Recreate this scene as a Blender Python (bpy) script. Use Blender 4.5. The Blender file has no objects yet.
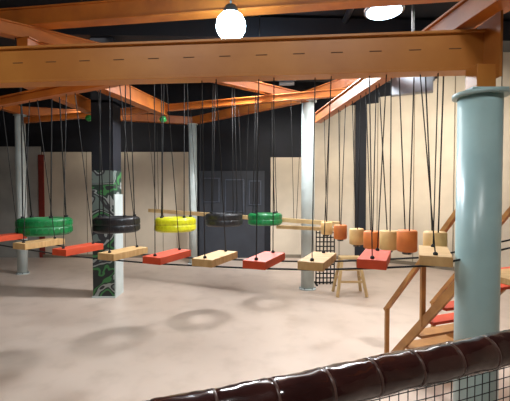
import bpy, bmesh, math, random
from mathutils import Vector, Matrix
random.seed(4)
V=Vector
# ---------------------------------------------------------------- materials
def mat(name,c1,c2=None,rough=0.5,scale=6,metal=0,bump=0.0,coat=0,emit=None,estr=0,stretch=None,detail=4,ramp=(0.35,0.65)):
    m=bpy.data.materials.new(name); m.use_nodes=True
    nt=m.node_tree; b=nt.nodes['Principled BSDF']
    b.inputs['Roughness'].default_value=rough; b.inputs['Metallic'].default_value=metal
    b.inputs['Coat Weight'].default_value=coat
    tc=nt.nodes.new('ShaderNodeTexCoord'); mp=nt.nodes.new('ShaderNodeMapping')
    nt.links.new(tc.outputs['Object'],mp.inputs['Vector'])
    if stretch: mp.inputs['Scale'].default_value=stretch
    n=nt.nodes.new('ShaderNodeTexNoise'); n.inputs['Scale'].default_value=scale; n.inputs['Detail'].default_value=detail
    nt.links.new(mp.outputs[0],n.inputs['Vector'])
    r=nt.nodes.new('ShaderNodeValToRGB')
    r.color_ramp.elements[0].position=ramp[0]; r.color_ramp.elements[1].position=ramp[1]
    c2=c2 or tuple(x*0.8 for x in c1)
    r.color_ramp.elements[0].color=(*c2,1); r.color_ramp.elements[1].color=(*c1,1)
    nt.links.new(n.outputs['Fac'],r.inputs['Fac']); nt.links.new(r.outputs['Color'],b.inputs['Base Color'])
    if bump:
        bp=nt.nodes.new('ShaderNodeBump'); bp.inputs['Strength'].default_value=bump
        nt.links.new(n.outputs['Fac'],bp.inputs['Height']); nt.links.new(bp.outputs[0],b.inputs['Normal'])
    if emit:
        b.inputs['Emission Color'].default_value=(*emit,1); b.inputs['Emission Strength'].default_value=estr
    return m
M={}
M['orange']=mat('orange_painted_steel',(0.52,0.15,0.02),(0.38,0.10,0.015),0.42,3)
M['beam']=mat('front_beam_paint',(0.54,0.21,0.04),(0.45,0.16,0.028),0.4,2)
M['slot']=mat('slot_dark',(0.14,0.06,0.02),None,0.8)
M['white']=mat('column_paint',(0.58,0.64,0.62),(0.50,0.56,0.54),0.35,3)
M['teal']=mat('near_column_paint',(0.40,0.55,0.54),(0.34,0.48,0.48),0.3,3)
M['cream']=mat('plaster_cream',(0.62,0.53,0.41),(0.53,0.45,0.35),0.8,1.2)
M['grey']=mat('panel_grey',(0.42,0.40,0.36),None,0.8,1.5)
M['seam']=mat('seam_dark',(0.22,0.18,0.13),None,0.9)
M['black']=mat('black_paint',(0.007,0.008,0.014),(0.004,0.005,0.009),0.8,2)
M['duct']=mat('duct_dark',(0.012,0.014,0.022),None,0.5,2)
M['alcove']=mat('alcove_paint',(0.030,0.034,0.045),None,0.7,2)
M['rope']=mat('rope_black',(0.012,0.012,0.012),None,0.8,40)
M['cable']=mat('steel_cable',(0.12,0.11,0.1),None,0.5,30,metal=0.5)
M['red']=mat('red_board_paint',(0.66,0.075,0.02),(0.55,0.055,0.015),0.6,5)
M['tan']=mat('tan_board_wood',(0.62,0.38,0.16),(0.50,0.28,0.10),0.6,5,stretch=(1,6,1))
M['wood']=mat('pine_wood',(0.60,0.42,0.20),(0.5,0.32,0.14),0.55,5,stretch=(1,1,0.3))
M['rail']=mat('stair_wood',(0.45,0.21,0.06),(0.34,0.145,0.04),0.45,6)
M['logo']=mat('log_orange',(0.72,0.20,0.035),(0.55,0.14,0.03),0.6,6)
M['logt']=mat('log_tan',(0.72,0.45,0.17),(0.58,0.33,0.12),0.6,6)
M['tg']=mat('tyre_green',(0.008,0.24,0.06),(0.006,0.15,0.04),0.4,10,coat=0.3)
M['tk']=mat('tyre_black',(0.010,0.010,0.012),(0.016,0.016,0.018),0.45,10,coat=0.2)
M['ty']=mat('tyre_yellow',(0.80,0.78,0.02),(0.65,0.62,0.01),0.4,10,coat=0.3)
M['brown']=mat('brown_vinyl',(0.050,0.015,0.012),(0.028,0.009,0.008),0.16,9,bump=0.35,coat=0.6)
M['tape']=mat('vinyl_joint',(0.10,0.05,0.04),None,0.3)
M['net']=mat('net_cord',(0.02,0.02,0.022),None,0.8,30)
M['gold']=mat('lamp_housing',(0.35,0.36,0.38),None,0.35,4,metal=0.7)
M['lampw']=mat('lamp_white',(1,1,1),(1,1,1),0.5,1,emit=(0.55,0.82,1.0),estr=60)
M['lampd']=mat('lamp_disc',(1,1,1),(1,1,1),0.5,1,emit=(0.55,0.82,1.0),estr=8)
M['warm']=mat('lamp_warm',(1,1,1),(1,1,1),0.5,1,emit=(1,0.9,0.75),estr=6)
M['green']=mat('green_cap',(0.03,0.4,0.08),None,0.4)
M['screen']=mat('dark_panel',(0.07,0.08,0.11),(0.05,0.06,0.08),0.3)
M['dred']=mat('dark_red',(0.25,0.03,0.02),None,0.6)

def floor_mat():
    m=bpy.data.materials.new('floor_screed'); m.use_nodes=True; nt=m.node_tree; b=nt.nodes['Principled BSDF']
    tc=nt.nodes.new('ShaderNodeTexCoord')
    n1=nt.nodes.new('ShaderNodeTexNoise'); n1.inputs['Scale'].default_value=0.55; n1.inputs['Detail'].default_value=5
    n2=nt.nodes.new('ShaderNodeTexNoise'); n2.inputs['Scale'].default_value=2.2; n2.inputs['Detail'].default_value=8
    for n in (n1,n2): nt.links.new(tc.outputs['Object'],n.inputs['Vector'])
    r1=nt.nodes.new('ShaderNodeValToRGB'); r1.color_ramp.elements[0].position=.32; r1.color_ramp.elements[1].position=.6
    r1.color_ramp.elements[0].color=(0.57,0.445,0.36,1); r1.color_ramp.elements[1].color=(0.65,0.52,0.43,1)
    r2=nt.nodes.new('ShaderNodeValToRGB'); r2.color_ramp.elements[0].position=.3; r2.color_ramp.elements[1].position=.5
    r2.color_ramp.elements[0].color=(0.90,0.89,0.88,1); r2.color_ramp.elements[1].color=(1,1,1,1)
    mx=nt.nodes.new('ShaderNodeMix'); mx.data_type='RGBA'; mx.blend_type='MULTIPLY'; mx.inputs[0].default_value=1
    nt.links.new(n1.outputs['Fac'],r1.inputs[0]); nt.links.new(n2.outputs['Fac'],r2.inputs[0])
    nt.links.new(r1.outputs[0],mx.inputs[6]); nt.links.new(r2.outputs[0],mx.inputs[7]); nt.links.new(mx.outputs[2],b.inputs['Base Color'])
    b.inputs['Roughness'].default_value=0.36
    return m
M['floor']=floor_mat()
def graffiti():
    m=bpy.data.materials.new('graffiti_mural'); m.use_nodes=True; nt=m.node_tree; b=nt.nodes['Principled BSDF']
    tc=nt.nodes.new('ShaderNodeTexCoord')
    n=nt.nodes.new('ShaderNodeTexNoise'); n.inputs['Scale'].default_value=1.2; n.inputs['Detail'].default_value=1; n.inputs['Distortion'].default_value=1.8
    nt.links.new(tc.outputs['Object'],n.inputs['Vector'])
    r=nt.nodes.new('ShaderNodeValToRGB'); cr=r.color_ramp; cr.interpolation='CONSTANT'
    cr.elements[0].position=0; cr.elements[0].color=(0.02,0.025,0.025,1)
    cr.elements[1].position=.40; cr.elements[1].color=(0.05,0.20,0.06,1)
    for p,c in ((.46,(0.02,0.04,0.03,1)),(.51,(0.30,0.32,0.30,1)),(.55,(0.03,0.03,0.035,1)),(.60,(0.14,0.18,0.16,1))):
        e=cr.elements.new(p); e.color=c
    nt.links.new(n.outputs['Fac'],r.inputs[0]); nt.links.new(r.outputs[0],b.inputs['Base Color']); b.inputs['Roughness'].default_value=.6
    return m
M['graf']=graffiti()

# ---------------------------------------------------------------- mesh builder
class MB:
    def __init__(s): s.bm=bmesh.new(); s.mats=[]
    def mi(s,k):
        if k not in s.mats: s.mats.append(k)
        return s.mats.index(k)
    def _fin(s,vs,M4,k,smooth=False):
        bmesh.ops.transform(s.bm,matrix=M4,verts=vs)
        i=s.mi(k)
        for f in {f for v in vs for f in v.link_faces}:
            f.material_index=i; f.smooth=smooth
    def box(s,c,size,k,rot=None):
        vs=bmesh.ops.create_cube(s.bm,size=1)['verts']
        s._fin(vs,Matrix.Translation(V(c))@(rot or Matrix())@Matrix.Diagonal((*size,1)),k)
    def bar(s,p0,p1,w,h,k,ext=0,up=V((0,0,1)),off=(0,0)):
        p0=V(p0);p1=V(p1);d=(p1-p0);L=d.length+2*ext;d.normalize()
        x=d.cross(up)
        if x.length<1e-4: x=V((1,0,0))
        x.normalize(); z=x.cross(d)
        R=Matrix((x,d,z)).transposed().to_4x4()
        c=(p0+p1)/2+x*off[0]+z*off[1]
        s.box(c,(w,L,h),k,R)
    def cyl(s,p0,p1,r,k,seg=16,r2=None,smooth=True):
        p0=V(p0);p1=V(p1);d=p1-p0
        vs=bmesh.ops.create_cone(s.bm,cap_ends=True,segments=seg,radius1=r,radius2=r if r2 is None else r2,depth=d.length)['verts']
        q=V((0,0,1)).rotation_difference(d.normalized()).to_matrix().to_4x4()
        s._fin(vs,Matrix.Translation((p0+p1)/2)@q,k,smooth)
        for f in {f for v in vs for f in v.link_faces}:
            if len(f.verts)>4: f.smooth=False
    def sph(s,c,r,k,sc=(1,1,1)):
        vs=bmesh.ops.create_uvsphere(s.bm,u_segments=16,v_segments=10,radius=r)['verts']
        s._fin(vs,Matrix.Translation(V(c))@Matrix.Diagonal((*sc,1)),k,True)
    def lathe(s,prof,c,k,seg=48,closed=True,M4=None,sm=True):
        rings=[]
        for i in range(seg):
            a=2*math.pi*i/seg
            rings.append([s.bm.verts.new((r*math.cos(a),r*math.sin(a),z)) for r,z in prof])
        n=len(prof); idx=s.mi(k)
        for i in range(seg):
            A=rings[i];B=rings[(i+1)%seg]
            for j in range(n if closed else n-1):
                f=s.bm.faces.new((A[j],B[j],B[(j+1)%n],A[(j+1)%n])); f.material_index=idx; f.smooth=sm
        vs=[v for r in rings for v in r]
        bmesh.ops.transform(s.bm,matrix=Matrix.Translation(V(c))@(M4 or Matrix()),verts=vs)
    def tube(s,pts,r,k,seg=8):
        for a,b in zip(pts,pts[1:]): s.cyl(a,b,r,k,seg)
    def done(s,name,bevel=0):
        bmesh.ops.recalc_face_normals(s.bm,faces=s.bm.faces)
        me=bpy.data.meshes.new(name)
        s.bm.to_mesh(me); s.bm.free()
        for k in s.mats: me.materials.append(M[k])
        o=bpy.data.objects.new(name,me); bpy.context.collection.objects.link(o)
        if bevel:
            b=o.modifiers.new('bevel','BEVEL'); b.width=bevel; b.segments=2; b.limit_method='ANGLE'
        return o

# ---------------------------------------------------------------- room shell
CH=6.5
m=MB(); m.box((-1,5.5,-0.05),(20,19,0.1),'floor'); m.done('floor')
m=MB(); m.box((-1,5.5,CH+0.05),(20,19,0.1),'black')
m.done('ceiling')
m=MB(); m.box((-5.0,13.8,CH/2),(11.2,0.2,CH),'black')
m.box((-5.0,13.68,1.95),(5.7,0.06,3.9),'cream')
m.box((-9.0,13.68,2.05),(2.2,0.06,4.1),'grey')
for x in (-6.2,-4.8,-3.4): m.box((x,13.645,1.95),(0.02,0.012,3.9),'seam')
m.box((-7.87,13.64,1.9),(0.2,0.05,3.8),'dred')
m.done('wall_back')
m=MB(); m.box((-10.6,5.5,CH/2),(0.2,19,CH),'black'); m.done('wall_left')
m=MB(); m.box((-1,-3.9,CH/2),(20,0.2,CH),'black'); m.done('wall_front')
pts=[(0.6,13.7),(1.9,13.65),(3.1,13.4),(4.3,12.9),(5.3,12.3),(6.2,11.5),(6.9,10.4),(7.3,9.0),(7.4,6.5),(7.4,-3.9)]
tops=[3.7,5.3,5.5,5.7,6.1,6.5,6.5,6.5,6.5]
m=MB()
for i,(a,b) in enumerate(zip(pts,pts[1:])):
    t=tops[i]
    m.bar((*a,t/2),(*b,t/2),0.12,t,'cream',ext=0.02)
    if t<CH: m.bar((*a,(t+CH)/2),(*b,(t+CH)/2),0.12,CH-t,'black',ext=0.02)
    if 0<i<9: m.box((b[0]-0.055,b[1]-0.06,t/2),(0.02,0.02,t),'seam')
m.done('wall_right')
m=MB()
for a,b in zip(pts[:-1],pts[1:]):
    m.bar((a[0]-0.07,a[1]-0.07,0.06),(b[0]-0.07,b[1]-0.07,0.06),0.03,0.12,'seam')
m.box((-5.0,13.63,0.06),(5.7,0.03,0.12),'seam')
m.done('baseboard_back')
m=MB()
m.box((-0.85,13.62,1.6),(2.4,0.12,3.2),'alcove')
for x,z,w,h in ((-1.6,2.5,0.6,0.9),(-0.75,2.3,0.7,1.2),(0.0,2.4,0.45,0.9)):
    m.box((x,13.54,z),(w,0.05,h),'screen')
    m.box((x,13.51,z),(w-0.08,0.02,h-0.08),'duct')
m.done('door_1')
m=MB()
m.bar((3.50,12.93,2.9),(3.85,12.82,2.9),0.08,5.6,'black')
m.done('wall_fin_panel')
m=MB()
for y,w,h in ((8.5,0.7,0.45),(11.5,0.5,0.35)):
    m.bar((-10.4,y,CH-0.3),(7,y+0.6,CH-0.3),w,h,'duct')
for x in (-6,-2.5,1.8,4.4): m.cyl((x,0,CH-0.12),(x+0.4,13,CH-0.12),0.07,'duct',10)
m.done('ceiling_duct')

# ---------------------------------------------------------------- beams
def hbeam(name,segs,w,h,k,slots=False,caps=()):
    m=MB()
    for p0,p1 in segs:
        p0=V(p0)+V((0,0,h/2)); p1=V(p1)+V((0,0,h/2))
        m.bar(p0,p1,w-0.05,h-0.02,k)
        m.bar(p0,p1,w,0.022,k,off=(0,h/2-0.011)); m.bar(p0,p1,w,0.022,k,off=(0,-h/2+0.011))
        if slots:
            d=(p1-p0); L=d.length; d.normalize(); x=d.cross(V((0,0,1)))
            n=int(L/0.32)
            for i in range(n):
                c=p0+d*(0.2+i*0.32)+V((0,0,0.02))
                for sgn in (1,-1):
                    m.bar(c+x*sgn*(w/2-0.025)-d*0.05,c+x*sgn*(w/2-0.025)+d*0.05,0.006,0.009,'slot')
    for c in caps:
        m.sph(c,0.09,'green',(1,1,0.9))
    return m.done(name,0.004)
hbeam('steel_beam',[((-4.6,3.70,3.48),(1.93,3.11,3.48))],0.16,0.33,'beam',True)
Z=4.72
hbeam('steel_beam',[((-7.0,6.0,Z+.14),(3.2,4.5,Z+.14))],0.2,0.26,'orange')
hbeam('steel_beam',[((-6.95,11.0,Z),(-2.1,12.6,Z)),((-2.1,12.6,Z),(1.33,9.3,Z)),((1.33,9.3,Z),(2.25,7.7,Z)),((2.25,7.7,Z),(3.1,4.5,Z)),((-7,6,Z),(-6.95,11,Z))],0.2,0.24,'orange')
hbeam('steel_beam',[((-3.6,5.15,Z-0.06),(1.33,9.25,Z-0.06))],0.16,0.2,'orange')
hbeam('steel_beam',[((-4.3,5.4,Z-0.3),(-4.15,9.4,Z-0.3))],0.24,0.3,'orange',caps=[(-4.15,9.3,Z-0.42)])
hbeam('steel_beam',[((-3.3,5.3,Z-0.35),(-2.3,9.4,Z-0.35))],0.24,0.3,'orange',caps=[(-2.3,9.3,Z-0.45)])
hbeam('steel_beam',[((-3.9,5.3,3.64),(-0.25,3.4,3.64))],0.10,0.12,'orange')
hbeam('steel_beam',[((1.25,7.4,3.83),(1.95,1.0,3.83))],0.14,0.2,'orange')
hbeam('steel_beam',[((-6.95,11.0,Z-0.25),(2.25,7.7,Z-0.25))],0.12,0.16,'orange')

# ---------------------------------------------------------------- columns
def column(x,y,r,top,k='white'):
    m=MB()
    m.cyl((x,y,0.03),(x,y,top-0.03),r,k,40)
    m.cyl((x,y,0),(x,y,0.03),r*1.3,k,32)
    m.cyl((x,y,top-0.03),(x,y,top),r*1.25,k,40)
    for a in range(6):
        c=math.cos(a*math.pi/3)*r*1.15; s=math.sin(a*math.pi/3)*r*1.15
        m.cyl((x+c,y+s,0.02),(x+c,y+s,0.05),0.015,'cable',8)
    return m
column(-6.95,11.0,0.14,Z).done('steel_column')
column(-2.1,12.5,0.14,Z).done('steel_column')
column(1.33,9.3,0.165,Z).done('steel_column')
m=column(1.80,2.98,0.160,3.27,'teal')
m.done('steel_column')
m=MB()
m.box((1.80,2.98,3.375),(0.15,0.16,0.21),'beam')
m.box((1.88,3.0,3.62),(0.02,0.3,0.5),'beam')
m.box((1.80,2.98,3.28),(0.28,0.28,0.02),'teal')
m.done('column_bracket',0.004)
m=MB()
m.box((-3.5,8.75,3.75),(0.5,0.5,1.6),'black'); 
m.box((-3.5,8.75,1.475),(0.5,0.5,2.95),'graf')
m.box((-3.5,8.75,5.5),(0.5,0.5,2.0),'black')
m.box((-3.235,8.75,1.2),(0.03,0.49,2.4),'white'); m.box((-3.5,8.75,0.02),(0.54,0.54,0.04),'white')
m.done('graffiti_pillar')

# ---------------------------------------------------------------- hanging planks
planks=[(-3.50,5.10,1.84),(-2.82,4.83,1.80),(-2.18,4.56,1.77),(-1.53,4.30,1.765),(-0.96,4.06,1.77),(-0.41,3.86,1.785),(0.10,3.66,1.805),(0.59,3.44,1.84),(1.05,3.22,1.90),(1.47,3.02,1.965)]
D=V((0.916,-0.40,0)).normalized(); A=V((0.40,0.916,0)).normalized()
def topof(p):
    x=p.x
    if x<-0.45:
        t=(x+3.9)/3.65; return V((x,5.3-1.9*t,3.65))
    return V((x,3.11+(1.93-x)*0.0904,3.49))
for i,(x,y,z) in enumerate(planks):
    c=V((x,y,z)); k='red' if i%2==0 else 'tan'
    R=Matrix((D,A,V((0,0,1)))).transposed().to_4x4()
    m=MB(); m.box(c,(0.23,0.56,0.075),k,R)
    for sgn in (-1,1):
        e=c+A*sgn*0.22+V((0,0,0.03))
        t=topof(c+A*sgn*0.05)+D*(sgn*0.05)
        m.cyl(e,t,0.0055,'rope',6)
        m.sph(e+V((0,0,0.016)),0.018,'rope')
        # carrying cable, each plank holding its stretch up to the next one
        a0=c+A*sgn*0.2-V((0,0,0.046))
        if i==0: m.cyl(a0+V((-1.6,0.7,0.12)),a0,0.009,'rope',8)
        nx=V(planks[i+1])+A*sgn*0.2-V((0,0,0.046)) if i<9 else a0+V((1.1,0.50,0.1))
        m.cyl(a0,nx,0.009,'rope',8)
    m.done('hanging_plank',0.006)

# ---------------------------------------------------------------- tyres
def tyre(c,R,w,k,tilt):
    m=MB()
    h=w/2; ri=R*0.5
    prof=[(ri,-h*0.75),(R*0.62,-h),(R*0.86,-h),(R*0.96,-h*0.85),(R,-h*0.55),(R,-h*0.12),(R*0.985,-h*0.1),(R*0.985,h*0.1),(R,h*0.12),(R,h*0.55),(R*0.96,h*0.85),(R*0.86,h),(R*0.62,h),(ri,h*0.75),(ri+0.02,h*0.6),(R*0.8,h*0.8),(R*0.9,h*0.6),(R*0.92,0),(R*0.9,-h*0.6),(R*0.8,-h*0.8),(ri+0.02,-h*0.6)]
    T=Matrix.Rotation(tilt,4,'X')@Matrix.Rotation(tilt*0.5,4,'Y')
    m.lathe(prof,c,k,56,True,T)
    for i in range(32):
        a=2*math.pi*i/32
        for s in (-1,1):
            m.box(V(c)+T@(Matrix.Rotation(a+s*0.05,3,'Z')@V((R-0.007,0,s*h*0.42))),(0.018,0.055,h*0.55),k,T@Matrix.Rotation(a+s*0.05,4,'Z'))
    for a in (0.4,2.75,3.9,5.5):
        e=V(c)+T@V((R*0.76*math.cos(a),R*0.76*math.sin(a),h))
        bx=c[0]+0.22*math.cos(a)
        tb=(bx+3.6)/4.93
        m.cyl(e,(bx,5.15+4.1*tb,Z-0.05),0.009,'rope',6)
        m.cyl(e-V((0,0,0.02)),e+V((0,0,0.03)),0.028,'rope',10)
    return m.done('hanging_tire')
cols=['tg','tk','ty','tk','tg']
zs=[1.95,1.92,1.86,1.90,1.86]
for i in range(5):
    x=-3.20+i*0.855; y=5.62+i*0.64
    tyre((x,y,zs[i]),0.38,0.26,cols[i],-0.02)

# ---------------------------------------------------------------- hanging logs
logs=[(1.32,6.8,1.80),(1.39,6.0,1.82),(1.49,5.4,1.82),(1.55,4.9,1.84),(1.63,4.5,1.89),(1.65,4.0,1.95),(1.71,3.5,1.99)]
for i,(x,y,z) in enumerate(logs):
    m=MB(); k='logt' if i%2==0 else 'logo'
    h=0.23;r=0.105
    m.lathe([(r,-h/2+.012),(r-0.012,-h/2),(0.012,-h/2),(0.012,h/2),(r-0.012,h/2),(r,h/2-.012)],(x,y,z),k,28)
    for s in (-1,1):
        tx=1.25+(7.4-(y+s*0.16))*0.7/6.4
        m.tube([(x+s*0.012,y+s*0.085,z-h/2-0.02),(x+s*0.012,y+s*0.085,z+h/2),(tx,y+s*0.16,3.84)],0.0065,'rope',6)
    m.cyl((x,y,z-h/2-0.03),(x,y,z-h/2),0.05,'cable',12)
    m.done('hanging_log',0)

# ---------------------------------------------------------------- balance beam
m=MB()
b0=V((-2.85,10.0,1.95)); b1=V((1.85,7.95,1.77))
m.bar(b0,b1,0.14,0.09,'wood')
c0=V((0.55,9.05,1.60)); c1=V((1.95,8.15,1.62))
m.bar(c0,c1,0.12,0.08,'wood')
for t in (0.05,0.3,0.55,0.8):
    p=b0.lerp(b1,t)
    yb=11.0-(p.x+6.95)*3.3/9.2
    for s in (-1,1):
        m.cyl(p+V((s*0.03,0,0.04)),(p.x+s*0.12,yb,4.48),0.007,'rope',6)
for p in (c0,c1):
    q=b0.lerp(b1,(p.x-b0.x)/(b1.x-b0.x)) if p.x<1.85 else b1
    m.cyl(p,q,0.01,'rope',6)
m.done('balance_beam',0.005)

# ---------------------------------------------------------------- trestle stool
m=MB()
cx,cy=2.25,8.75
m.box((cx,cy,0.90),(0.50,0.26,0.05),'wood')
for sx in (-1,1):
    for sy in (-1,1):
        m.bar((cx+sx*0.20,cy+sy*0.10,0.885),(cx+sx*0.34,cy+sy*0.26,0.02),0.06,0.05,'wood')
    m.bar((cx+sx*0.27,cy-0.2,0.42),(cx+sx*0.27,cy+0.2,0.42),0.03,0.05,'wood')
m.bar((cx-0.26,cy-0.19,0.36),(cx+0.26,cy-0.19,0.36),0.03,0.05,'wood')
m.bar((cx-0.22,cy-0.14,0.64),(cx+0.22,cy-0.14,0.64),0.03,0.05,'wood')
m.done('wooden_step_stool',0.004)

# ---------------------------------------------------------------- lattice screen
m=MB()
x0,x1,yy=1.62,2.1,9.75
for i in range(6): 
    x=x0+(x1-x0)*i/5; m.box((x,yy,0.75),(0.03,0.02,1.5),'rope')
for j in range(13): m.box(((x0+x1)/2,yy,0.05+j*0.12),(x1-x0,0.02,0.03),'rope')
m.box((x0,yy,0.015),(0.04,0.4,0.03),'rope'); m.box((x1,yy,0.015),(0.04,0.4,0.03),'rope')
m.done('lattice_screen')

# ---------------------------------------------------------------- stairs
m=MB()
s0=V((1.86,5.16,0)); run=V((0.45,-1.2,0)); side=V((0.94,0.35,0)).normalized()*0.85; rise=1.62
N=7
for k in (0,1):
    o=s0+side*k
    topz=o+run+V((0,0,rise))
    m.bar(o+V((0,0,0.06)),topz,0.045,0.10,'rail')
    for t in (0.0,0.5,1.0):
        p=o+run*t+V((0,0,rise*t))
        m.bar(p,p+V((0,0,0.84)),0.055,0.055,'rail')
    m.bar(o+V((0,0,0.84)),topz+V((0,0,0.84)),0.055,0.055,'rail',ext=0.05)
for i in range(N):
    t=(i+0.8)/N
    c=s0+run*t+side*0.5+V((0,0,rise*t))
    R=Matrix((side.normalized(),side.normalized().cross(V((0,0,-1))),V((0,0,1)))).transposed().to_4x4()
    m.box(c,(0.81,0.2,0.035),'red' if i>2 else 'rail',R)
m.done('wooden_staircase',0.003)
m=MB()
pc=s0+run+V((0,0,rise))
a=pc; b=pc+side
R=Matrix((side.normalized(),side.normalized().cross(V((0,0,1)))*1,V((0,0,1)))).transposed().to_4x4()
fw=run.normalized()
c=(a+b)/2+fw*0.6+side*0.45
m.box(c+V((0,0,0.0)),(1.7,0.95,0.06),'tan',R)
for u in (-0.8,0.8):
    for v in (-0.42,0.42):
        q=c+side.normalized()*u+fw*v
        m.bar((q.x,q.y,0),(q.x,q.y,rise+(0.95 if u>0 else -0.0)),0.09,0.09,'rail')
for zz in (0.5,0.92):
    q0=c+side.normalized()*0.8-fw*0.42; q1=c+side.normalized()*0.8+fw*0.42
    m.bar(q0+V((0,0,zz)),q1+V((0,0,zz)),0.05,0.06,'rail')
m.done('platform_deck',0.003)

# ---------------------------------------------------------------- padded barrier rail with net
base=[(-1.25,0.72),(-0.75,0.91),(-0.33,1.075),(0.0,1.19),(0.23,1.275),(0.466,1.38),(0.78,1.49),(1.11,1.62),(1.5,1.78),(2.0,1.95)]
P=[]
for i in range(len(base)-1):
    for t in range(10):
        a=V(base[i]);b=V(base[i+1]); P.append(a.lerp(b,t/10))
P.append(V(base[-1]))
for _ in range(30):
    P=[P[0]]+[(P[i-1]+P[i]*2+P[i+1])/4 for i in range(1,len(P)-1)]+[P[-1]]
m=MB(); rings=[]; rz=1.80; seg=20
S=[0]
for i in range(1,len(P)): S.append(S[-1]+(P[i]-P[i-1]).length)
NR=420; tot=S[-1]; j=0; idx=m.mi('brown')
PIT=0.2
for q in range(NR):
    s=tot*q/(NR-1)
    while j<len(S)-2 and S[j+1]<s: j+=1
    u=(s-S[j])/(S[j+1]-S[j]); p=P[j].lerp(P[j+1],u); d=(P[j+1]-P[j]).normalized()
    n=V((-d.y,d.x))
    ph=(s%PIT)/PIT
    r=0.070-0.004*math.exp(-((min(ph,1-ph))/0.03)**2)
    ring=[]
    for k in range(seg):
        a=2*math.pi*k/seg
        rr=r*(1+0.02*math.sin(3*a+s*22)+0.015*math.sin(5*a-s*47)+0.012*math.sin(7*a+s*110))
        ring.append(m.bm.verts.new((p.x+n.x*rr*math.cos(a),p.y+n.y*rr*math.cos(a),rz+rr*math.sin(a))))
    rings.append(ring)
for A1,B1 in zip(rings,rings[1:]):
    for k in range(seg):
        f=m.bm.faces.new((A1[k],B1[k],B1[(k+1)%seg],A1[(k+1)%seg])); f.smooth=True; f.material_index=idx
for rg in (rings[0],rings[-1][::-1]): m.bm.faces.new(rg)
s=PIT
while s<tot:
    for j in range(len(S)-1):
        if S[j]<=s<S[j+1]:
            d=(P[j+1]-P[j]).normalized(); p=P[j].lerp(P[j+1],(s-S[j])/(S[j+1]-S[j]))
            m.cyl((p.x-d.x*0.005,p.y-d.y*0.005,rz),(p.x+d.x*0.005,p.y+d.y*0.005,rz),0.0695,'tape',24)
    s+=PIT
for q in (5,45,89):
    m.cyl((P[q].x,P[q].y,0),(P[q].x,P[q].y,rz),0.03,'net',12)
s=0
while s<tot:
    for j in range(len(S)-1):
        if S[j]<=s<S[j+1]:
            p=P[j].lerp(P[j+1],(s-S[j])/(S[j+1]-S[j])); m.cyl((p.x,p.y,0.85),(p.x,p.y,rz-0.06),0.0022,'net',5)
    s+=0.045
for kz in range(20):
    z=rz-0.09-kz*0.045
    m.tube([(P[i].x,P[i].y,z) for i in range(0,len(P),6)],0.0022,'net',5)
m.done('padded_net_barrier')

# ---------------------------------------------------------------- lamps
def light(name,kind,loc,power,color,size=0.3,target=None,angle=None,blend=0.5,sy=None):
    l=bpy.data.lights.new(name,kind); l.energy=power; l.color=color
    if kind=='AREA':
        l.size=size
        if sy: l.shape='RECTANGLE'; l.size_y=sy
    else: l.shadow_soft_size=size
    if kind=='SPOT': l.spot_size=math.radians(angle); l.spot_blend=blend
    o=bpy.data.objects.new(name,l); bpy.context.collection.objects.link(o); o.location=loc
    if target is not None:
        o.rotation_euler=(V(target)-V(loc)).to_track_quat('-Z','Y').to_euler()
    return o
def highbay(x,y,z,k):
    m=MB()
    m.lathe([(0.04,0.28),(0.07,0.26),(0.09,0.22),(0.13,0.13),(0.135,0.11),(0.12,0.11),(0.08,0.17),(0.02,0.2)],(x,y,z),'gold',32,False)
    m.sph((x,y,z+0.02),0.185,k); m.cyl((x,y,z+0.25),(x,y,CH),0.012,'rope',8)
    return m.done('pendant_lamp')
highbay(-0.30,4.66,4.52,'lampw')
light('added_shadow_light','SPOT',(-0.30,4.66,4.28),280,(0.88,0.95,1.0),0.3,(-0.3,4.9,0),165,0.4)
highbay(0.1,8.3,5.45,'lampw')  # added pendant, hidden behind the front beam, for the floor shadows
light('added_shadow_light','SPOT',(0.1,8.3,5.20),1200,(0.94,0.96,1.0),0.18,(-0.3,7.5,0),155,0.4)  # spot of the added pendant, throws plank and tyre shadows
m=MB(); x,y,z=2.2,6.4,5.55
m.lathe([(0.01,0.12),(0.2,0.10),(0.33,0.03),(0.33,0),(0.01,0)],(x,y,z),'gold',32,False)
m.cyl((x,y,z-0.02),(x,y,z),0.29,'lampd',32); m.cyl((x,y,z+0.1),(x,y,CH),0.015,'rope',8); m.done('ceiling_lamp')
light('ceiling_lamp_light','SPOT',(x,y,z-0.15),420,(0.90,0.95,1.0),0.4,(1.4,7.0,0),150,0.5)
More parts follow.
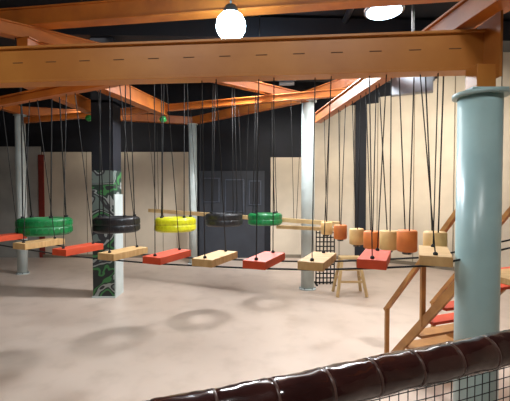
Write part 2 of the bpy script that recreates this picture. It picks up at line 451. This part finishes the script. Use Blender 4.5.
def flood(x,y,z,tgt,top,e,a,sc=1):
    m=MB(); d=(V(tgt)-V((x,y,z))).normalized(); q=d.to_track_quat('-Z','Y').to_matrix().to_4x4()
    m.box((x,y,z),(0.42*sc,0.3*sc,0.1),'gold',q); m.box(V((x,y,z))+d*0.052,(0.36*sc,0.24*sc,0.012),'warm',q)
    m.cyl((x,y,z),(x,y,top),0.02,'gold',10)
    m.bar(V((x,y,z+0.2))-V((0.24*sc,0,0)),V((x,y,z+0.2))+V((0.24*sc,0,0)),0.03,0.03,'gold')
    for s in (-1,1): m.bar((x+s*0.24*sc,y,z),(x+s*0.24*sc,y,z+0.2),0.03,0.03,'gold')
    m.done('flood_light')
    light('flood_beam','SPOT',V((x,y,z))+d*0.12,e,(1,0.93,0.80),0.15,tgt,a,1.0)
flood(2.95,7.0,4.55,(5.2,11.9,3.8),CH,1600,75,1.7)
flood(0.9,10.6,5.6,(1.1,13.6,3.0),CH,400,80)
flood(-5.2,10.8,5.6,(-4.6,13.6,2.4),CH,170,100)  # added flood, put in to brighten the left cream panel
m=MB()
for x in (-2.5,0.8): m.box((x,-0.8,CH-0.08),(1.5,0.4,0.1),'lampd')
m.done('added_fill_panel')  # fixtures added behind the camera to carry the fill light
for x in (-2.5,0.8): light('added_fill_light','AREA',(x,-0.8,CH-0.16),125,(1,0.96,0.90),1.5,(x,1.5,0),sy=0.4)  # added fill from behind the camera
for x,y,e in ((-4.5,9.0,40),(0.5,7.5,80),(3.2,8.3,170)):
    light('ceiling_fill','AREA',(x,y,CH-0.55),e,(1,0.97,0.94),2.2,(x,y,0))  # added soft fill under the ceiling, no fixture modelled
w=bpy.data.worlds.new('World'); bpy.context.scene.world=w; w.use_nodes=True
w.node_tree.nodes['Background'].inputs[0].default_value=(0.5,0.6,0.8,1); w.node_tree.nodes['Background'].inputs[1].default_value=0.05
# ---------------------------------------------------------------- camera
cam=bpy.data.cameras.new('camera'); co=bpy.data.objects.new('camera',cam); bpy.context.collection.objects.link(co)
co.location=(0,0,2.5); co.rotation_euler=(math.radians(90-1.62),0,0); cam.lens=26.1; cam.sensor_width=36; cam.clip_start=0.05
bpy.context.scene.camera=co
bpy.context.scene.view_settings.view_transform='Standard'
